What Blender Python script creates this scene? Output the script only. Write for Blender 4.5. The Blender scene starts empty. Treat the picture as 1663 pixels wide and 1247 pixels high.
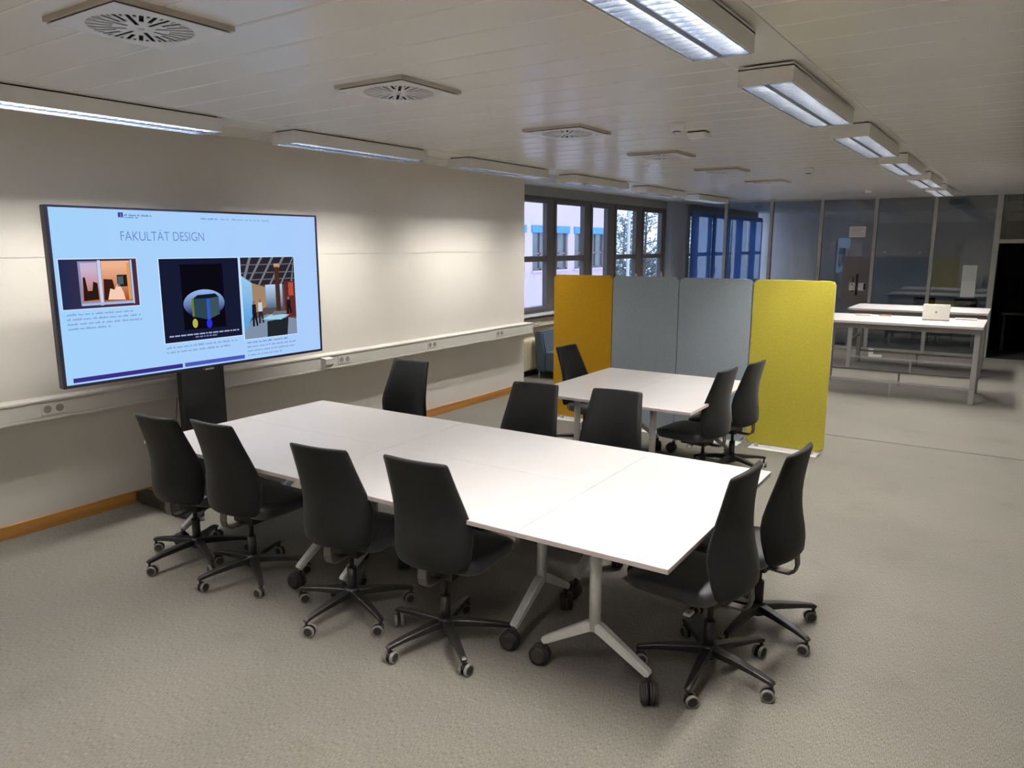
import bpy, bmesh, math, random
from mathutils import Vector, Matrix
random.seed(7)
C = bpy.context.scene
COL = C.collection
PI = math.pi
R = math.radians

# ------------------------------------------------------------------ camera, world, exposure
cam_d = bpy.data.cameras.new('camera')
cam = bpy.data.objects.new('camera', cam_d)
COL.objects.link(cam)
C.camera = cam
cam_d.sensor_fit = 'HORIZONTAL'
cam_d.sensor_width = 36.0
cam_d.lens = 1213.5 / 1663 * 36.0
cam_d.clip_start = 0.02
cam_d.clip_end = 400
cam.location = (5.62, 0.0, 2.0)
cam.rotation_euler = (Matrix.Rotation(R(33.91), 3, 'Z') @ Matrix.Rotation(R(90 - 10.53), 3, 'X')).to_euler()

w = bpy.data.worlds.new('world')
C.world = w
w.use_nodes = True
bg = w.node_tree.nodes['Background']
bg.inputs[0].default_value = (0.60, 0.73, 1.0, 1)
bg.inputs[1].default_value = 2.1

C.view_settings.view_transform = 'Standard'
C.view_settings.look = 'None'
C.view_settings.gamma = 1.0
C.view_settings.exposure = 0.32
C.view_settings.use_curve_mapping = False
C.cycles.max_bounces = 14
C.cycles.diffuse_bounces = 9
C.cycles.transparent_max_bounces = 24
C.cycles.sample_clamp_indirect = 6.0
TUBE = 450.0           # radiance of the fluorescent tubes

ZC = 2.89             # ceiling height
GY = 15.83            # glass partition
XW = -0.6             # window plane

# ------------------------------------------------------------------ materials
MATS = {}
def mat(name, col, rough=0.5, metal=0.0, spec=0.5, noise=None, bump=None, emit=None, sheen=0.0, coat=0.0, stretch=None):
    """procedural principled material; noise=(scale, amount) colour variation, bump=(scale, strength)"""
    if name in MATS: return MATS[name]
    m = bpy.data.materials.new(name); m.use_nodes = True
    nt = m.node_tree; b = nt.nodes['Principled BSDF']
    b.inputs['Base Color'].default_value = (*col, 1)
    b.inputs['Roughness'].default_value = rough
    b.inputs['Metallic'].default_value = metal
    b.inputs['Specular IOR Level'].default_value = spec
    b.inputs['Sheen Weight'].default_value = sheen
    b.inputs['Coat Weight'].default_value = coat
    if noise or bump:
        tc = nt.nodes.new('ShaderNodeTexCoord')
        src = tc.outputs['Object']
        if stretch:
            mp = nt.nodes.new('ShaderNodeMapping'); mp.inputs['Scale'].default_value = stretch
            nt.links.new(src, mp.inputs['Vector']); src = mp.outputs['Vector']
    if noise:
        n = nt.nodes.new('ShaderNodeTexNoise'); n.inputs['Scale'].default_value = noise[0]
        n.inputs['Detail'].default_value = 4
        nt.links.new(src, n.inputs['Vector'])
        r = nt.nodes.new('ShaderNodeValToRGB')
        a = noise[1]
        r.color_ramp.elements[0].position = 0.3; r.color_ramp.elements[1].position = 0.7
        r.color_ramp.elements[0].color = (*[c * (1 - a) for c in col], 1)
        r.color_ramp.elements[1].color = (*[min(1, c * (1 + a)) for c in col], 1)
        nt.links.new(n.outputs['Fac'], r.inputs['Fac'])
        nt.links.new(r.outputs['Color'], b.inputs['Base Color'])
    if bump:
        n2 = nt.nodes.new('ShaderNodeTexNoise'); n2.inputs['Scale'].default_value = bump[0]
        n2.inputs['Detail'].default_value = 3
        nt.links.new(src, n2.inputs['Vector'])
        bp = nt.nodes.new('ShaderNodeBump'); bp.inputs['Strength'].default_value = bump[1]
        bp.inputs['Distance'].default_value = 0.002
        nt.links.new(n2.outputs['Fac'], bp.inputs['Height'])
        nt.links.new(bp.outputs['Normal'], b.inputs['Normal'])
    if emit:
        b.inputs['Emission Color'].default_value = (*emit[0], 1)
        b.inputs['Emission Strength'].default_value = emit[1]
    MATS[name] = m
    return m

def emis(name, col, s=0.8):
    if name in MATS: return MATS[name]
    m = bpy.data.materials.new(name); m.use_nodes = True
    nt = m.node_tree; nt.nodes.clear()
    e = nt.nodes.new('ShaderNodeEmission'); o = nt.nodes.new('ShaderNodeOutputMaterial')
    e.inputs[0].default_value = (*col, 1); e.inputs[1].default_value = s
    nt.links.new(e.outputs[0], o.inputs[0])
    MATS[name] = m
    return m

def glassmat(name, tint, refl=1.0):
    if name in MATS: return MATS[name]
    m = bpy.data.materials.new(name); m.use_nodes = True
    nt = m.node_tree; nt.nodes.clear()
    t = nt.nodes.new('ShaderNodeBsdfTransparent'); t.inputs[0].default_value = (*tint, 1)
    g = nt.nodes.new('ShaderNodeBsdfGlossy'); g.inputs['Roughness'].default_value = 0.02
    f = nt.nodes.new('ShaderNodeFresnel')
    ge = nt.nodes.new('ShaderNodeNewGeometry'); mr = nt.nodes.new('ShaderNodeMapRange')
    mr.inputs[3].default_value = 1.5; mr.inputs[4].default_value = 1 / 1.5      # same reflectance from both faces of the thin pane
    nt.links.new(ge.outputs['Backfacing'], mr.inputs[0]); nt.links.new(mr.outputs[0], f.inputs['IOR'])
    mu = nt.nodes.new('ShaderNodeMath'); mu.operation = 'MULTIPLY'; mu.inputs[1].default_value = refl
    mx = nt.nodes.new('ShaderNodeMixShader'); o = nt.nodes.new('ShaderNodeOutputMaterial')
    nt.links.new(f.outputs[0], mu.inputs[0]); nt.links.new(mu.outputs[0], mx.inputs[0])
    nt.links.new(t.outputs[0], mx.inputs[1]); nt.links.new(g.outputs[0], mx.inputs[2])
    nt.links.new(mx.outputs[0], o.inputs[0])
    MATS[name] = m
    return m

def carpet():
    m = bpy.data.materials.new('carpet'); m.use_nodes = True
    nt = m.node_tree; b = nt.nodes['Principled BSDF']; L = nt.links.new
    tc = nt.nodes.new('ShaderNodeTexCoord')
    def noise(scale, stretch, det=4):
        mp = nt.nodes.new('ShaderNodeMapping'); mp.inputs['Scale'].default_value = stretch
        L(tc.outputs['Object'], mp.inputs['Vector'])
        n = nt.nodes.new('ShaderNodeTexNoise'); n.inputs['Scale'].default_value = scale; n.inputs['Detail'].default_value = det
        L(mp.outputs['Vector'], n.inputs['Vector']); return n
    fib = noise(100, (3.2, 0.55, 1), 3)      # needle felt streaks
    blotch = noise(0.9, (1, 1, 1), 5)
    stain = noise(2.6, (1, 1, 1), 3)
    r1 = nt.nodes.new('ShaderNodeValToRGB'); L(fib.outputs['Fac'], r1.inputs['Fac'])
    r1.color_ramp.elements[0].position = 0.32; r1.color_ramp.elements[1].position = 0.68
    r1.color_ramp.elements[0].color = (0.094, 0.087, 0.075, 1); r1.color_ramp.elements[1].color = (0.226, 0.212, 0.185, 1)
    r2 = nt.nodes.new('ShaderNodeValToRGB'); L(blotch.outputs['Fac'], r2.inputs['Fac'])
    r2.color_ramp.elements[0].position = 0.35; r2.color_ramp.elements[1].position = 0.65
    r2.color_ramp.elements[0].color = (0.90, 0.90, 0.89, 1); r2.color_ramp.elements[1].color = (1.06, 1.05, 1.04, 1)
    r3 = nt.nodes.new('ShaderNodeValToRGB'); L(stain.outputs['Fac'], r3.inputs['Fac'])
    r3.color_ramp.elements[0].position = 0.28; r3.color_ramp.elements[1].position = 0.42
    r3.color_ramp.elements[0].color = (0.9, 0.89, 0.87, 1); r3.color_ramp.elements[1].color = (1, 1, 1, 1)
    x = nt.nodes.new('ShaderNodeMix'); x.data_type = 'RGBA'; x.blend_type = 'MULTIPLY'; x.inputs[0].default_value = 1
    L(r1.outputs[0], x.inputs[6]); L(r2.outputs[0], x.inputs[7])
    y = nt.nodes.new('ShaderNodeMix'); y.data_type = 'RGBA'; y.blend_type = 'MULTIPLY'; y.inputs[0].default_value = 1
    L(x.outputs[2], y.inputs[6]); L(r3.outputs[0], y.inputs[7])
    L(y.outputs[2], b.inputs['Base Color'])
    b.inputs['Roughness'].default_value = 0.75; b.inputs['Specular IOR Level'].default_value = 0.25
    b.inputs['Sheen Weight'].default_value = 0.15
    bp = nt.nodes.new('ShaderNodeBump'); bp.inputs['Strength'].default_value = 0.12; bp.inputs['Distance'].default_value = 0.001
    L(fib.outputs['Fac'], bp.inputs['Height']); L(bp.outputs['Normal'], b.inputs['Normal'])
    return m

M_wall = mat('wall_paint', (0.80, 0.765, 0.715), 0.6, noise=(1.4, 0.025), bump=(120, 0.08))
M_ceil = mat('ceiling_metal', (0.93, 0.905, 0.87), 0.27, spec=0.8, noise=(0.7, 0.02))
M_ceilgap = mat('ceiling_void', (0.80, 0.78, 0.73), 0.6, noise=(4, .03))
M_carpet = carpet()
M_wood = mat('beech_board', (0.50, 0.235, 0.055), 0.45, noise=(8, 0.25), stretch=(1, .12, 3))
M_duct = mat('white_duct', (0.76, 0.74, 0.70), 0.35, noise=(3, 0.02))
M_black = mat('black_plastic', (0.012, 0.011, 0.011), 0.42, noise=(30, 0.2))
M_blk2 = mat('black_rubber', (0.02, 0.018, 0.018), 0.6, noise=(30, 0.2))
M_rim = mat('grey_rubber_tread', (0.20, 0.19, 0.17), 0.55, noise=(20, 0.15))
M_fab = mat('black_chair_fabric', (0.006, 0.0056, 0.0055), 0.55, spec=0.18, noise=(220, 0.35), bump=(500, 0.3), sheen=0.07)
M_seat = mat('seat_fabric', (0.016, 0.016, 0.020), 0.5, spec=0.5, noise=(220, 0.3), bump=(500, 0.3), sheen=0.3)
M_white = mat('white_laminate', (0.55, 0.53, 0.535), 0.32, noise=(5, 0.015))
M_edge = mat('table_edge_band', (0.52, 0.45, 0.44), 0.45, noise=(9, 0.04))
M_silver = mat('silver_powder', (0.72, 0.73, 0.73), 0.36, metal=0.35, noise=(40, 0.05))
M_alu = mat('louvre_aluminium', (0.60, 0.65, 0.74), 0.2, metal=1.0, noise=(12, 0.03))
M_house = mat('fixture_white', (0.86, 0.84, 0.80), 0.4, noise=(6, 0.02))
M_vent = mat('diffuser_white', (0.92, 0.91, 0.92), 0.35, noise=(6, 0.02))
M_dark = mat('dark_void', (0.012, 0.010, 0.012), 0.8, noise=(6, 0.2))
M_frame = mat('window_frame_metal', (0.115, 0.105, 0.10), 0.45, noise=(12, 0.06))
M_mull = mat('partition_aluminium', (0.42, 0.42, 0.39), 0.42, metal=0.3, noise=(9, 0.04))
M_amber = mat('amber_felt', (0.49, 0.265, 0.009), 0.9, spec=0.15, noise=(160, 0.16), bump=(300, 0.35), sheen=0.1)
M_yell = mat('yellow_felt', (0.55, 0.475, 0.062), 0.9, spec=0.15, noise=(160, 0.12), bump=(300, 0.35), sheen=0.1)
M_grayf = mat('blue_grey_felt', (0.35, 0.405, 0.455), 0.9, spec=0.15, noise=(160, 0.12), bump=(300, 0.35), sheen=0.1)
M_sofa = mat('blue_grey_upholstery', (0.05, 0.075, 0.105), 0.85, noise=(140, 0.15), bump=(300, 0.3))
M_tube_wall = emis('fluorescent_tube_dimmed', (1.0, 0.955, 0.89), TUBE * .5)  # wall row tubes dimmed to keep the wall from burning out
M_tube = emis('fluorescent_tube', (1.0, 0.955, 0.89), TUBE)
M_glass = glassmat('partition_glass', (0.90, 0.94, 0.94), 2.5)
M_wglass = glassmat('window_glass', (0.92, 0.95, 0.96), 1.0)

# ------------------------------------------------------------------ mesh helpers
class MB:
    def __init__(s): s.bm = bmesh.new()
    def box(s, x0, x1, y0, y1, z0, z1, bev=0.0, seg=2, mi=0):
        n0 = len(s.bm.faces)
        r = bmesh.ops.create_cube(s.bm, size=1.0)
        vs = r['verts']
        for v in vs:
            v.co = Vector((x0 + (v.co.x + .5) * (x1 - x0), y0 + (v.co.y + .5) * (y1 - y0), z0 + (v.co.z + .5) * (z1 - z0)))
        fs = set(f for v in vs for f in v.link_faces)
        for f in fs: f.material_index = mi
        if bev:
            es = list(set(e for v in vs for e in v.link_edges))
            bmesh.ops.bevel(s.bm, geom=es, offset=bev, segments=seg, affect='EDGES', profile=0.5)
        return s
    def cyl(s, p, q, r0, r1=None, n=14, caps=True):
        p = Vector(p); q = Vector(q); r1 = r0 if r1 is None else r1
        d = (q - p).normalized()
        a = d.orthogonal().normalized(); b = d.cross(a)
        ra = []; rb = []
        for i in range(n):
            t = 2 * PI * i / n; o = a * math.cos(t) + b * math.sin(t)
            ra.append(s.bm.verts.new(p + o * r0)); rb.append(s.bm.verts.new(q + o * r1))
        for i in range(n):
            f = s.bm.faces.new((ra[i], ra[(i + 1) % n], rb[(i + 1) % n], rb[i])); f.smooth = True
        if caps:
            s.bm.faces.new(ra[::-1]); s.bm.faces.new(rb)
        return s
    def lathe(s, prof, n=20, axis='z', smooth=True):
        rings = []
        for r, z in prof:
            ring = []
            for i in range(n):
                t = 2 * PI * i / n
                c, d = r * math.cos(t), r * math.sin(t)
                co = (c, d, z) if axis == 'z' else ((z, c, d) if axis == 'x' else (d, z, c))
                ring.append(s.bm.verts.new(co))
            rings.append(ring)
        for a, b in zip(rings, rings[1:]):
            for i in range(n):
                f = s.bm.faces.new((a[i], a[(i + 1) % n], b[(i + 1) % n], b[i])); f.smooth = smooth
        s.bm.faces.new(rings[0][::-1]); s.bm.faces.new(rings[-1])
        return s
    def bar(s, pts, w, h, side=(0, 0, 1)):
        """swept rectangular bar along pts; w across 'side' normal, h along the other way. w,h numbers or lists"""
        n = len(pts); pts = [Vector(p) for p in pts]
        ws = w if isinstance(w, (list, tuple)) else [w] * n
        hs = h if isinstance(h, (list, tuple)) else [h] * n
        rings = []
        for i, p in enumerate(pts):
            d = (pts[min(i + 1, n - 1)] - pts[max(i - 1, 0)]).normalized()
            a = d.cross(Vector(side)).normalized(); b = a.cross(d).normalized()
            rings.append([s.bm.verts.new(p + a * ws[i] / 2 * sx + b * hs[i] / 2 * sy) for sx, sy in ((-1, -1), (1, -1), (1, 1), (-1, 1))])
        for u, v in zip(rings, rings[1:]):
            for i in range(4): s.bm.faces.new((u[i], u[(i + 1) % 4], v[(i + 1) % 4], v[i]))
        s.bm.faces.new(rings[0][::-1]); s.bm.faces.new(rings[-1])
        return s
    def prism(s, poly, z0, z1, tr=None):
        """closed 2-D outline extruded along z; tr maps each point"""
        tr = tr or (lambda v: v)
        a = [s.bm.verts.new(tr(Vector((x, y, z0)))) for x, y in poly]
        b = [s.bm.verts.new(tr(Vector((x, y, z1)))) for x, y in poly]
        n = len(poly)
        for i in range(n): s.bm.faces.new((a[i], a[(i + 1) % n], b[(i + 1) % n], b[i]))
        s.bm.faces.new(a[::-1]); s.bm.faces.new(b)
        return s
    def rings(s, rings, smooth=True):
        vs = [[s.bm.verts.new(p) for p in r] for r in rings]
        n = len(vs[0])
        for a, b in zip(vs, vs[1:]):
            for i in range(n):
                f = s.bm.faces.new((a[i], a[(i + 1) % n], b[(i + 1) % n], b[i])); f.smooth = smooth
        s.bm.faces.new(vs[0][::-1]); s.bm.faces.new(vs[-1])
        return s
    def mesh(s, name):
        bmesh.ops.recalc_face_normals(s.bm, faces=s.bm.faces[:])
        me = bpy.data.meshes.new(name); s.bm.to_mesh(me); s.bm.free()
        return me
    def build(s, name, m, parent=None, loc=(0, 0, 0), rotz=0.0):
        me = s.mesh(name)
        for k in (m if isinstance(m, (list, tuple)) else [m]): me.materials.append(k)
        return put(name, me, parent, loc, rotz)

def put(name, me, parent=None, loc=(0, 0, 0), rotz=0.0):
    o = bpy.data.objects.new(name, me); COL.objects.link(o)
    o.location = loc; o.rotation_euler = (0, 0, rotz)
    if parent: o.parent = parent
    return o
def tag(o, label, cat, group=None, kind=None):
    o['label'] = label; o['category'] = cat
    if group: o['group'] = group
    if kind: o['kind'] = kind
    return o
def thing(name, label, cat, loc=(0, 0, 0), rotz=0.0, group=None):
    o = bpy.data.objects.new(name, None); COL.objects.link(o)
    o.empty_display_size = .1
    o.location = loc; o.rotation_euler = (0, 0, rotz)
    return tag(o, label, cat, group)
def struct(o, label=None):
    o['kind'] = 'structure'
    if label: o['label'] = label
    return o
def kids(o): return [c for c in COL.objects if c.parent == o]
def dup(root, loc, rotz=0.0, label=None, group=None):
    r = root.copy(); COL.objects.link(r); r.location = loc; r.rotation_euler = (0, 0, rotz)
    if label: r['label'] = label
    if group: r['group'] = group
    for ch in kids(root):
        c = ch.copy(); COL.objects.link(c); c.parent = r
        for g in kids(ch):
            d = g.copy(); COL.objects.link(d); d.parent = c
    return r
def rrect(w, h, r, n=5):
    pts = []
    for cx, cy, a0 in ((w / 2 - r, h / 2 - r, 0), (-w / 2 + r, h / 2 - r, 90), (-w / 2 + r, -h / 2 + r, 180), (w / 2 - r, -h / 2 + r, 270)):
        for i in range(n + 1):
            a = R(a0 + 90 * i / n); pts.append((cx + r * math.cos(a), cy + r * math.sin(a)))
    return pts

# ------------------------------------------------------------------ room shell
XR, YB = 8.4, -3.2
struct(MB().box(XW - .3, XR, YB, GY + .05, -.12, 0).build('floor', M_carpet), 'grey beige needle felt carpet floor of the meeting room')
struct(MB().box(1.0, 6.6, 8.335, 8.365, -0.004, 0.0025).build('trim_1', mat('floor_joint', (.11, .10, .09), .8, noise=(20, .2))), 'dark straight expansion joint crossing the carpet behind the yellow screen')

# ceiling: backing slab with metal planks that run across the room
ceil = struct(MB().box(XW - .3, XR, YB, GY + .05, ZC + .012, ZC + .12).build('ceiling', M_ceilgap), 'cream metal plank ceiling')
PW = 0.3125
def plank_mesh(x0, x1):
    b = MB(); g = .0012
    prof = [(-PW / 2 + g, .014), (-PW / 2 + g, .004), (-PW / 2 + g + .010, 0), (PW / 2 - g - .010, 0), (PW / 2 - g, .004), (PW / 2 - g, .014)]
    a = [b.bm.verts.new((x0, y, z)) for y, z in prof]; c = [b.bm.verts.new((x1, y, z)) for y, z in prof]
    for i in range(5): b.bm.faces.new((a[i], a[i + 1], c[i + 1], c[i]))
    b.bm.faces.new(a[::-1]); b.bm.faces.new(c); b.bm.faces.new((a[5], a[0], c[0], c[5]))
    me = b.mesh('ceiling_plank'); me.materials.append(M_ceil); return me
RAILS = [(0.54, 0.90), (4.30, 4.665)]
spans = [(XW - .1, RAILS[0][0]), (RAILS[0][1], RAILS[1][0]), (RAILS[1][1], XR)]
for x0, x1 in spans:
    me = plank_mesh(x0, x1)
    y = YB + PW / 2
    while y < GY + .1:
        put('ceiling_plank', me, ceil, (0, y, ZC))
        y += PW
for k, (x0, x1) in enumerate(RAILS):
    struct(MB().box(x0, x1, YB, GY - .03, ZC - .006, ZC + .012, .002, 1).build('trim_%d' % (k + 2), M_house),
           ['flat cream ceiling rail above the lamp row beside the screen wall', 'flat cream ceiling rail above the lamp row over the walkway'][k])

# left wall, two boards above each other with a joint
YC = 8.66
wl = struct(MB().box(-.25, -.012, YB, YC - .004, 0, ZC + .01).build('wall_left', M_wall), 'cream wall behind the big screen')
MB().box(-.012, 0, YB, YC, 0, 1.913, .001, 1).build('wall_panel', M_wall, wl)
MB().box(-.012, 0, YB, YC, 1.917, ZC + .008, .001, 1).build('wall_panel', M_wall, wl)
struct(MB().box(0, .014, YB, YC, 0, .095, .003, 1).build('baseboard_left', M_wood), 'orange brown beech skirting board along the cream wall')
struct(MB().box(XR, XR + .2, YB, GY, 0, ZC).build('wall_right', M_wall), 'cream wall on the walkway side')
struct(MB().box(XW - .3, XR, YB - .2, YB, 0, ZC).build('wall_back', M_wall), 'cream wall behind the camera')
struct(MB().box(XW - .22, -.25, YC - .3, YC - .004, 0, ZC).build('wall_side', M_wall), 'cream return where the wall steps back to the windows')

# cable duct with sockets along the left wall
duct = thing('cable_duct', 'long white cable duct with sockets along the cream wall', 'cable duct', (0, 0, 0))
b = MB()
Y1 = YC + .025
b.box(0, .125, YB, Y1, .806, .953, .004, 2)
b.build('duct_body', M_duct, duct)
MB().box(.125, .133, YB, Y1, .935, .951, .002, 1).box(.125, .133, YB, Y1, .808, .826, .002, 1).build('duct_lip', M_duct, duct)
MB().box(.125, .1285, YB, Y1, .83, .931, .001, 1).build('duct_cover', M_duct, duct)
M_sock = mat('socket_white', (0.74, 0.71, 0.66), 0.4, noise=(8, .03))
M_hole = mat('socket_hole', (0.33, 0.31, 0.29), 0.6, noise=(8, .1))
for y in (-1.2, 2.44, 5.175, 6.53, 7.885):
    s = MB().box(.1285, .134, y - .085, y + .085, .842, .922, .003, 1).build('double_socket', M_sock, duct)
    for d in (-.04, .04):
        h = MB()
        h.cyl((.134, y + d, .882), (.1352, y + d, .882), .0265, n=18)
        for e in (-.009, .009): h.cyl((.1352, y + d + e, .882), (.136, y + d + e, .882), .004, n=8)
        h.build('socket_insert', M_hole, s)
b = MB()
b.prism([(.13, .835), (.165, .835), (.205, .872), (.205, .925), (.13, .935)], 4.87, 4.97, tr=lambda v: Vector((v.x, v.z, v.y)))
b.build('switch_box', M_duct, duct)

# ------------------------------------------------------------------ window side
wy0, wy1 = YC, GY
wb = struct(MB().box(XW - .2, XW, wy0 - .3, 21.6, 0, .93).build('wall_window', M_wall), 'cream parapet under the strip windows')
struct(MB().box(XW - .2, XW, wy0 - .3, 21.6, 2.74, ZC + .02).build('wall_lintel', mat('lintel_grey', (.30, .31, .30), .5, noise=(3, .05))), 'grey lintel strip above the strip windows')
struct(MB().box(XW - .02, XW + .17, wy0, 21.5, .925, .95, .004, 1).build('trim_4', mat('sill_stone', (.50, .52, .55), .35, noise=(30, .12))), 'pale grey window sill')
# windows: frame members around panes; bars: (y centre, width)
posts = [(9.12, .26), (10.375, .30), (11.595, .31), (12.50, .37), (13.715, .37), (14.90, .27)]
kinds = [True, True, False, True, True]           # with transom?
for i in range(5):
    ya = posts[i][0] + (0 if i else -.13); yb = posts[i + 1][0] if i < 4 else posts[i + 1][0] + .135
    wa = posts[i][1] / 2; wbd = posts[i + 1][1] / 2
    pa = posts[i][0] + wa; pb = posts[i + 1][0] - wbd
    wn = struct(bpy.data.objects.new('window_%d' % (i + 1), None), 'dark framed strip window, %s from the end of the cream wall' % ['first', 'second', 'third', 'fourth', 'fifth'][i])
    COL.objects.link(wn)
    f = MB()
    za, zb = .95, 2.74
    x0, x1 = XW - .09, XW - .01
    f.box(x0, x1, ya, pa - .045, za, zb); f.box(x0, x1, pb + .045, yb, za, zb)
    f.box(x0, x1, pa - .045, pb + .045, za, za + .05); f.box(x0, x1, pa - .045, pb + .045, zb - .05, zb)
    f.build('window_frame', M_frame, wn)
    s = MB(); xs0, xs1 = XW - .075, XW + .012
    s.box(xs0, xs1, pa - .05, pa, za + .045, zb - .045, .004, 1); s.box(xs0, xs1, pb, pb + .05, za + .045, zb - .045, .004, 1)
    s.box(xs0, xs1, pa, pb, za + .045, za + .10, .004, 1); s.box(xs0, xs1, pa, pb, zb - .10, zb - .045, .004, 1)
    s.build('window_sash', M_frame, wn)
    if kinds[i]:
        MB().box(xs0, xs1 - .01, pa, pb, 1.745, 1.83, .004, 1).build('transom_bar', M_frame, wn)
    MB().box(XW - .045, XW - .039, pa - .01, pb + .01, za + .09, zb - .09).build('pane', M_wglass, wn)
    if i in (2, 3, 4):
        hd = MB(); hy = pb + .025
        hd.box(XW + .012, XW + .03, hy - .012, hy + .012, 1.36, 1.46, .003, 1); hd.box(XW + .03, XW + .045, hy - .01, hy + .01, 1.29, 1.43, .003, 1)
        hd.build('window_handle', mat('handle_grey', (.35, .33, .32), .4, metal=.6, noise=(20, .05)), wn)
struct(MB().box(XW - .2, XW - .01, YC - .3, 8.99, .93, 2.76).build('wall_pier', M_frame), 'dark pier before the first window')
M_pier = mat('pier_blue_daylit', (.40, .45, .54), .5, noise=(2, .04))  # blue window daylight on the column put into its colour
struct(MB().box(XW - .2, -.48, 15.03, GY + .25, 0, ZC).build('column_1', M_pier), 'pale column between the windows and the glass partition')
# duct below the sill and radiator
d2 = thing('window_duct', 'cream cable duct below the window sill', 'cable duct', (0, 0, 0))
MB().box(XW, XW + .10, YC, 15.03, .755, .885, .004, 1).build('duct_body', mat('duct_cream', (.66, .60, .45), .45, noise=(5, .03)), d2)
MB().box(XW + .10, XW + .108, 9.72, 9.9, .785, .86, .003, 1).cyl((XW + .108, 9.77, .82), (XW + .11, 9.77, .82), .024).cyl((XW + .108, 9.85, .82), (XW + .11, 9.85, .82), .024).build('double_socket', M_sock, d2)
rad = thing('radiator', 'beige ribbed radiator under the window sill', 'radiator', (XW + .01, 9.0, .10))
b = MB().box(.02, .10, 0, 2.4, 0, .47, .006, 1)
b.build('radiator_body', mat('radiator_enamel', (.66, .60, .44), .4, noise=(4, .03)), rad)
rb = MB()
for k in range(48): rb.box(.10, .112, .02 + k * .05, .045 + k * .05, .03, .44)
r_ = rb.build('radiator_ribs', mat('radiator_enamel', (.66, .60, .44)), rad); r_['kind'] = 'stuff'
MB().box(.005, .05, -.02, 2.42, -.1, .0).build('radiator_bracket', M_dark, rad)

# armchair by the window
arm = thing('lounge_chair', 'blue grey upholstered lounge seat beside the radiator, half behind the amber screen', 'lounge chair', (-.36, 9.55, 0))
b = MB(); 
b.prism([(0, .10), (.16, .10), (.17, .40), (.10, .71), (-.04, .71)], 0, .80, tr=lambda v: Vector((v.x, v.z, v.y)))
bmesh.ops.bevel(b.bm, geom=b.bm.edges[:], offset=.025, segments=2, affect='EDGES')
b.build('backrest', M_sofa, arm)
MB().box(.165, .68, 0, .80, .12, .42, .03, 3).build('seat', M_sofa, arm)
for x, y in ((.03, .05), (.62, .05), (.03, .75), (.62, .75)):
    MB().cyl((x, y, 0), (x, y, .125), .011, n=10).build('leg', M_silver, arm)

# ------------------------------------------------------------------ glass partition
part = thing('glass_partition', 'floor to ceiling glass partition in slim aluminium frames at the far end', 'partition', (0, GY, 0))
part['kind'] = 'structure'
ms = [-.47, .40, 1.335, 2.30, 3.27, 4.25, 5.225, 6.35, XR]
for i, x in enumerate(ms[:-1]):
    wd = .09 if i in (6,) else (.03 if i == 0 else .062)
    MB().box(x - wd / 2, x + wd / 2, -.045, .045, 0, ZC, .004, 1).build('mullion', M_mull, part)
MB().box(ms[0], XR, -.04, .04, ZC - .03, ZC).build('head_rail', M_mull, part)
MB().box(ms[0], ms[6], -.035, .035, 0, .045).build('floor_rail', M_mull, part)
MB().box(ms[6] + .045, ms[7], -.04, .04, 2.03, 2.10, .003, 1).build('transom', M_mull, part)
for i in range(7):
    x0, x1 = ms[i] + .03, ms[i + 1] - .03
    if i == 6: MB().box(x0, x1, -.006, .006, 2.1, ZC - .03).build('pane', M_glass, part)
    else: MB().box(x0, x1, -.006, .006, .045, ZC - .03).build('pane', M_glass, part)
MB().box(ms[7] + .03, XR, -.006, .006, .045, ZC - .03).build('pane', M_glass, part)
# door furniture on the fourth pane
lock = MB().box(2.895, 3.18, -.03, -.008, 1.135, 1.285, .004, 1).build('lock_case', mat('lock_white', (.75, .73, .72), .4, noise=(9, .03)), part)
MB().box(3.15, 3.19, -.036, -.03, 1.15, 1.275, .003, 1).build('lock_edge', M_black, lock)
for x, z0, z1, y0 in ((3.035, 1.045, 1.45, -.075), (2.945, 1.10, 1.41, .03)):
    MB().box(x - .02, x + .02, y0, y0 + .02, z0, z1, .004, 1).box(x - .01, x + .01, min(y0, -.03), max(y0 + .02, -.006), (z0 + z1) / 2 - .02, (z0 + z1) / 2 + .02).build('pull_handle', M_black, part)
MB().box(2.72, 2.90, -.03, -.008, .065, .11, .003, 1).build('bottom_fitting', M_black, part)
MB().box(2.98, 3.02, -.03, -.008, .06, .105, .003, 1).build('bottom_fitting', M_black, part)
# small cup hooks / suction discs on the fifth pane
for x in (3.47, 4.06):
    MB().cyl((x, -.02, 1.87), (x, -.007, 1.87), .018, n=12).build('suction_disc', mat('clear_plastic', (.5, .52, .52), .25, noise=(9, .03)), part)
sg = thing('paper_sign', 'white paper notice stuck on the glass door at head height', 'sign', (2.965, GY - .009, 2.25))
MB().box(-.145, .145, -.002, 0, -.10, .10).build('sheet', mat('paper', (.78, .74, .70), .7, noise=(9, .02)), sg)
b = MB()
for z, x1 in ((.065, .10), (.035, .11), (.005, .07), (-.025, .11), (-.06, .115)):
    b.box(-.115, x1, -.0032, -.0022, z - .005, z + .003)
b.build('print_lines', mat('faded_ink', (.42, .40, .39), .8, noise=(9, .05)), sg)

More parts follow.
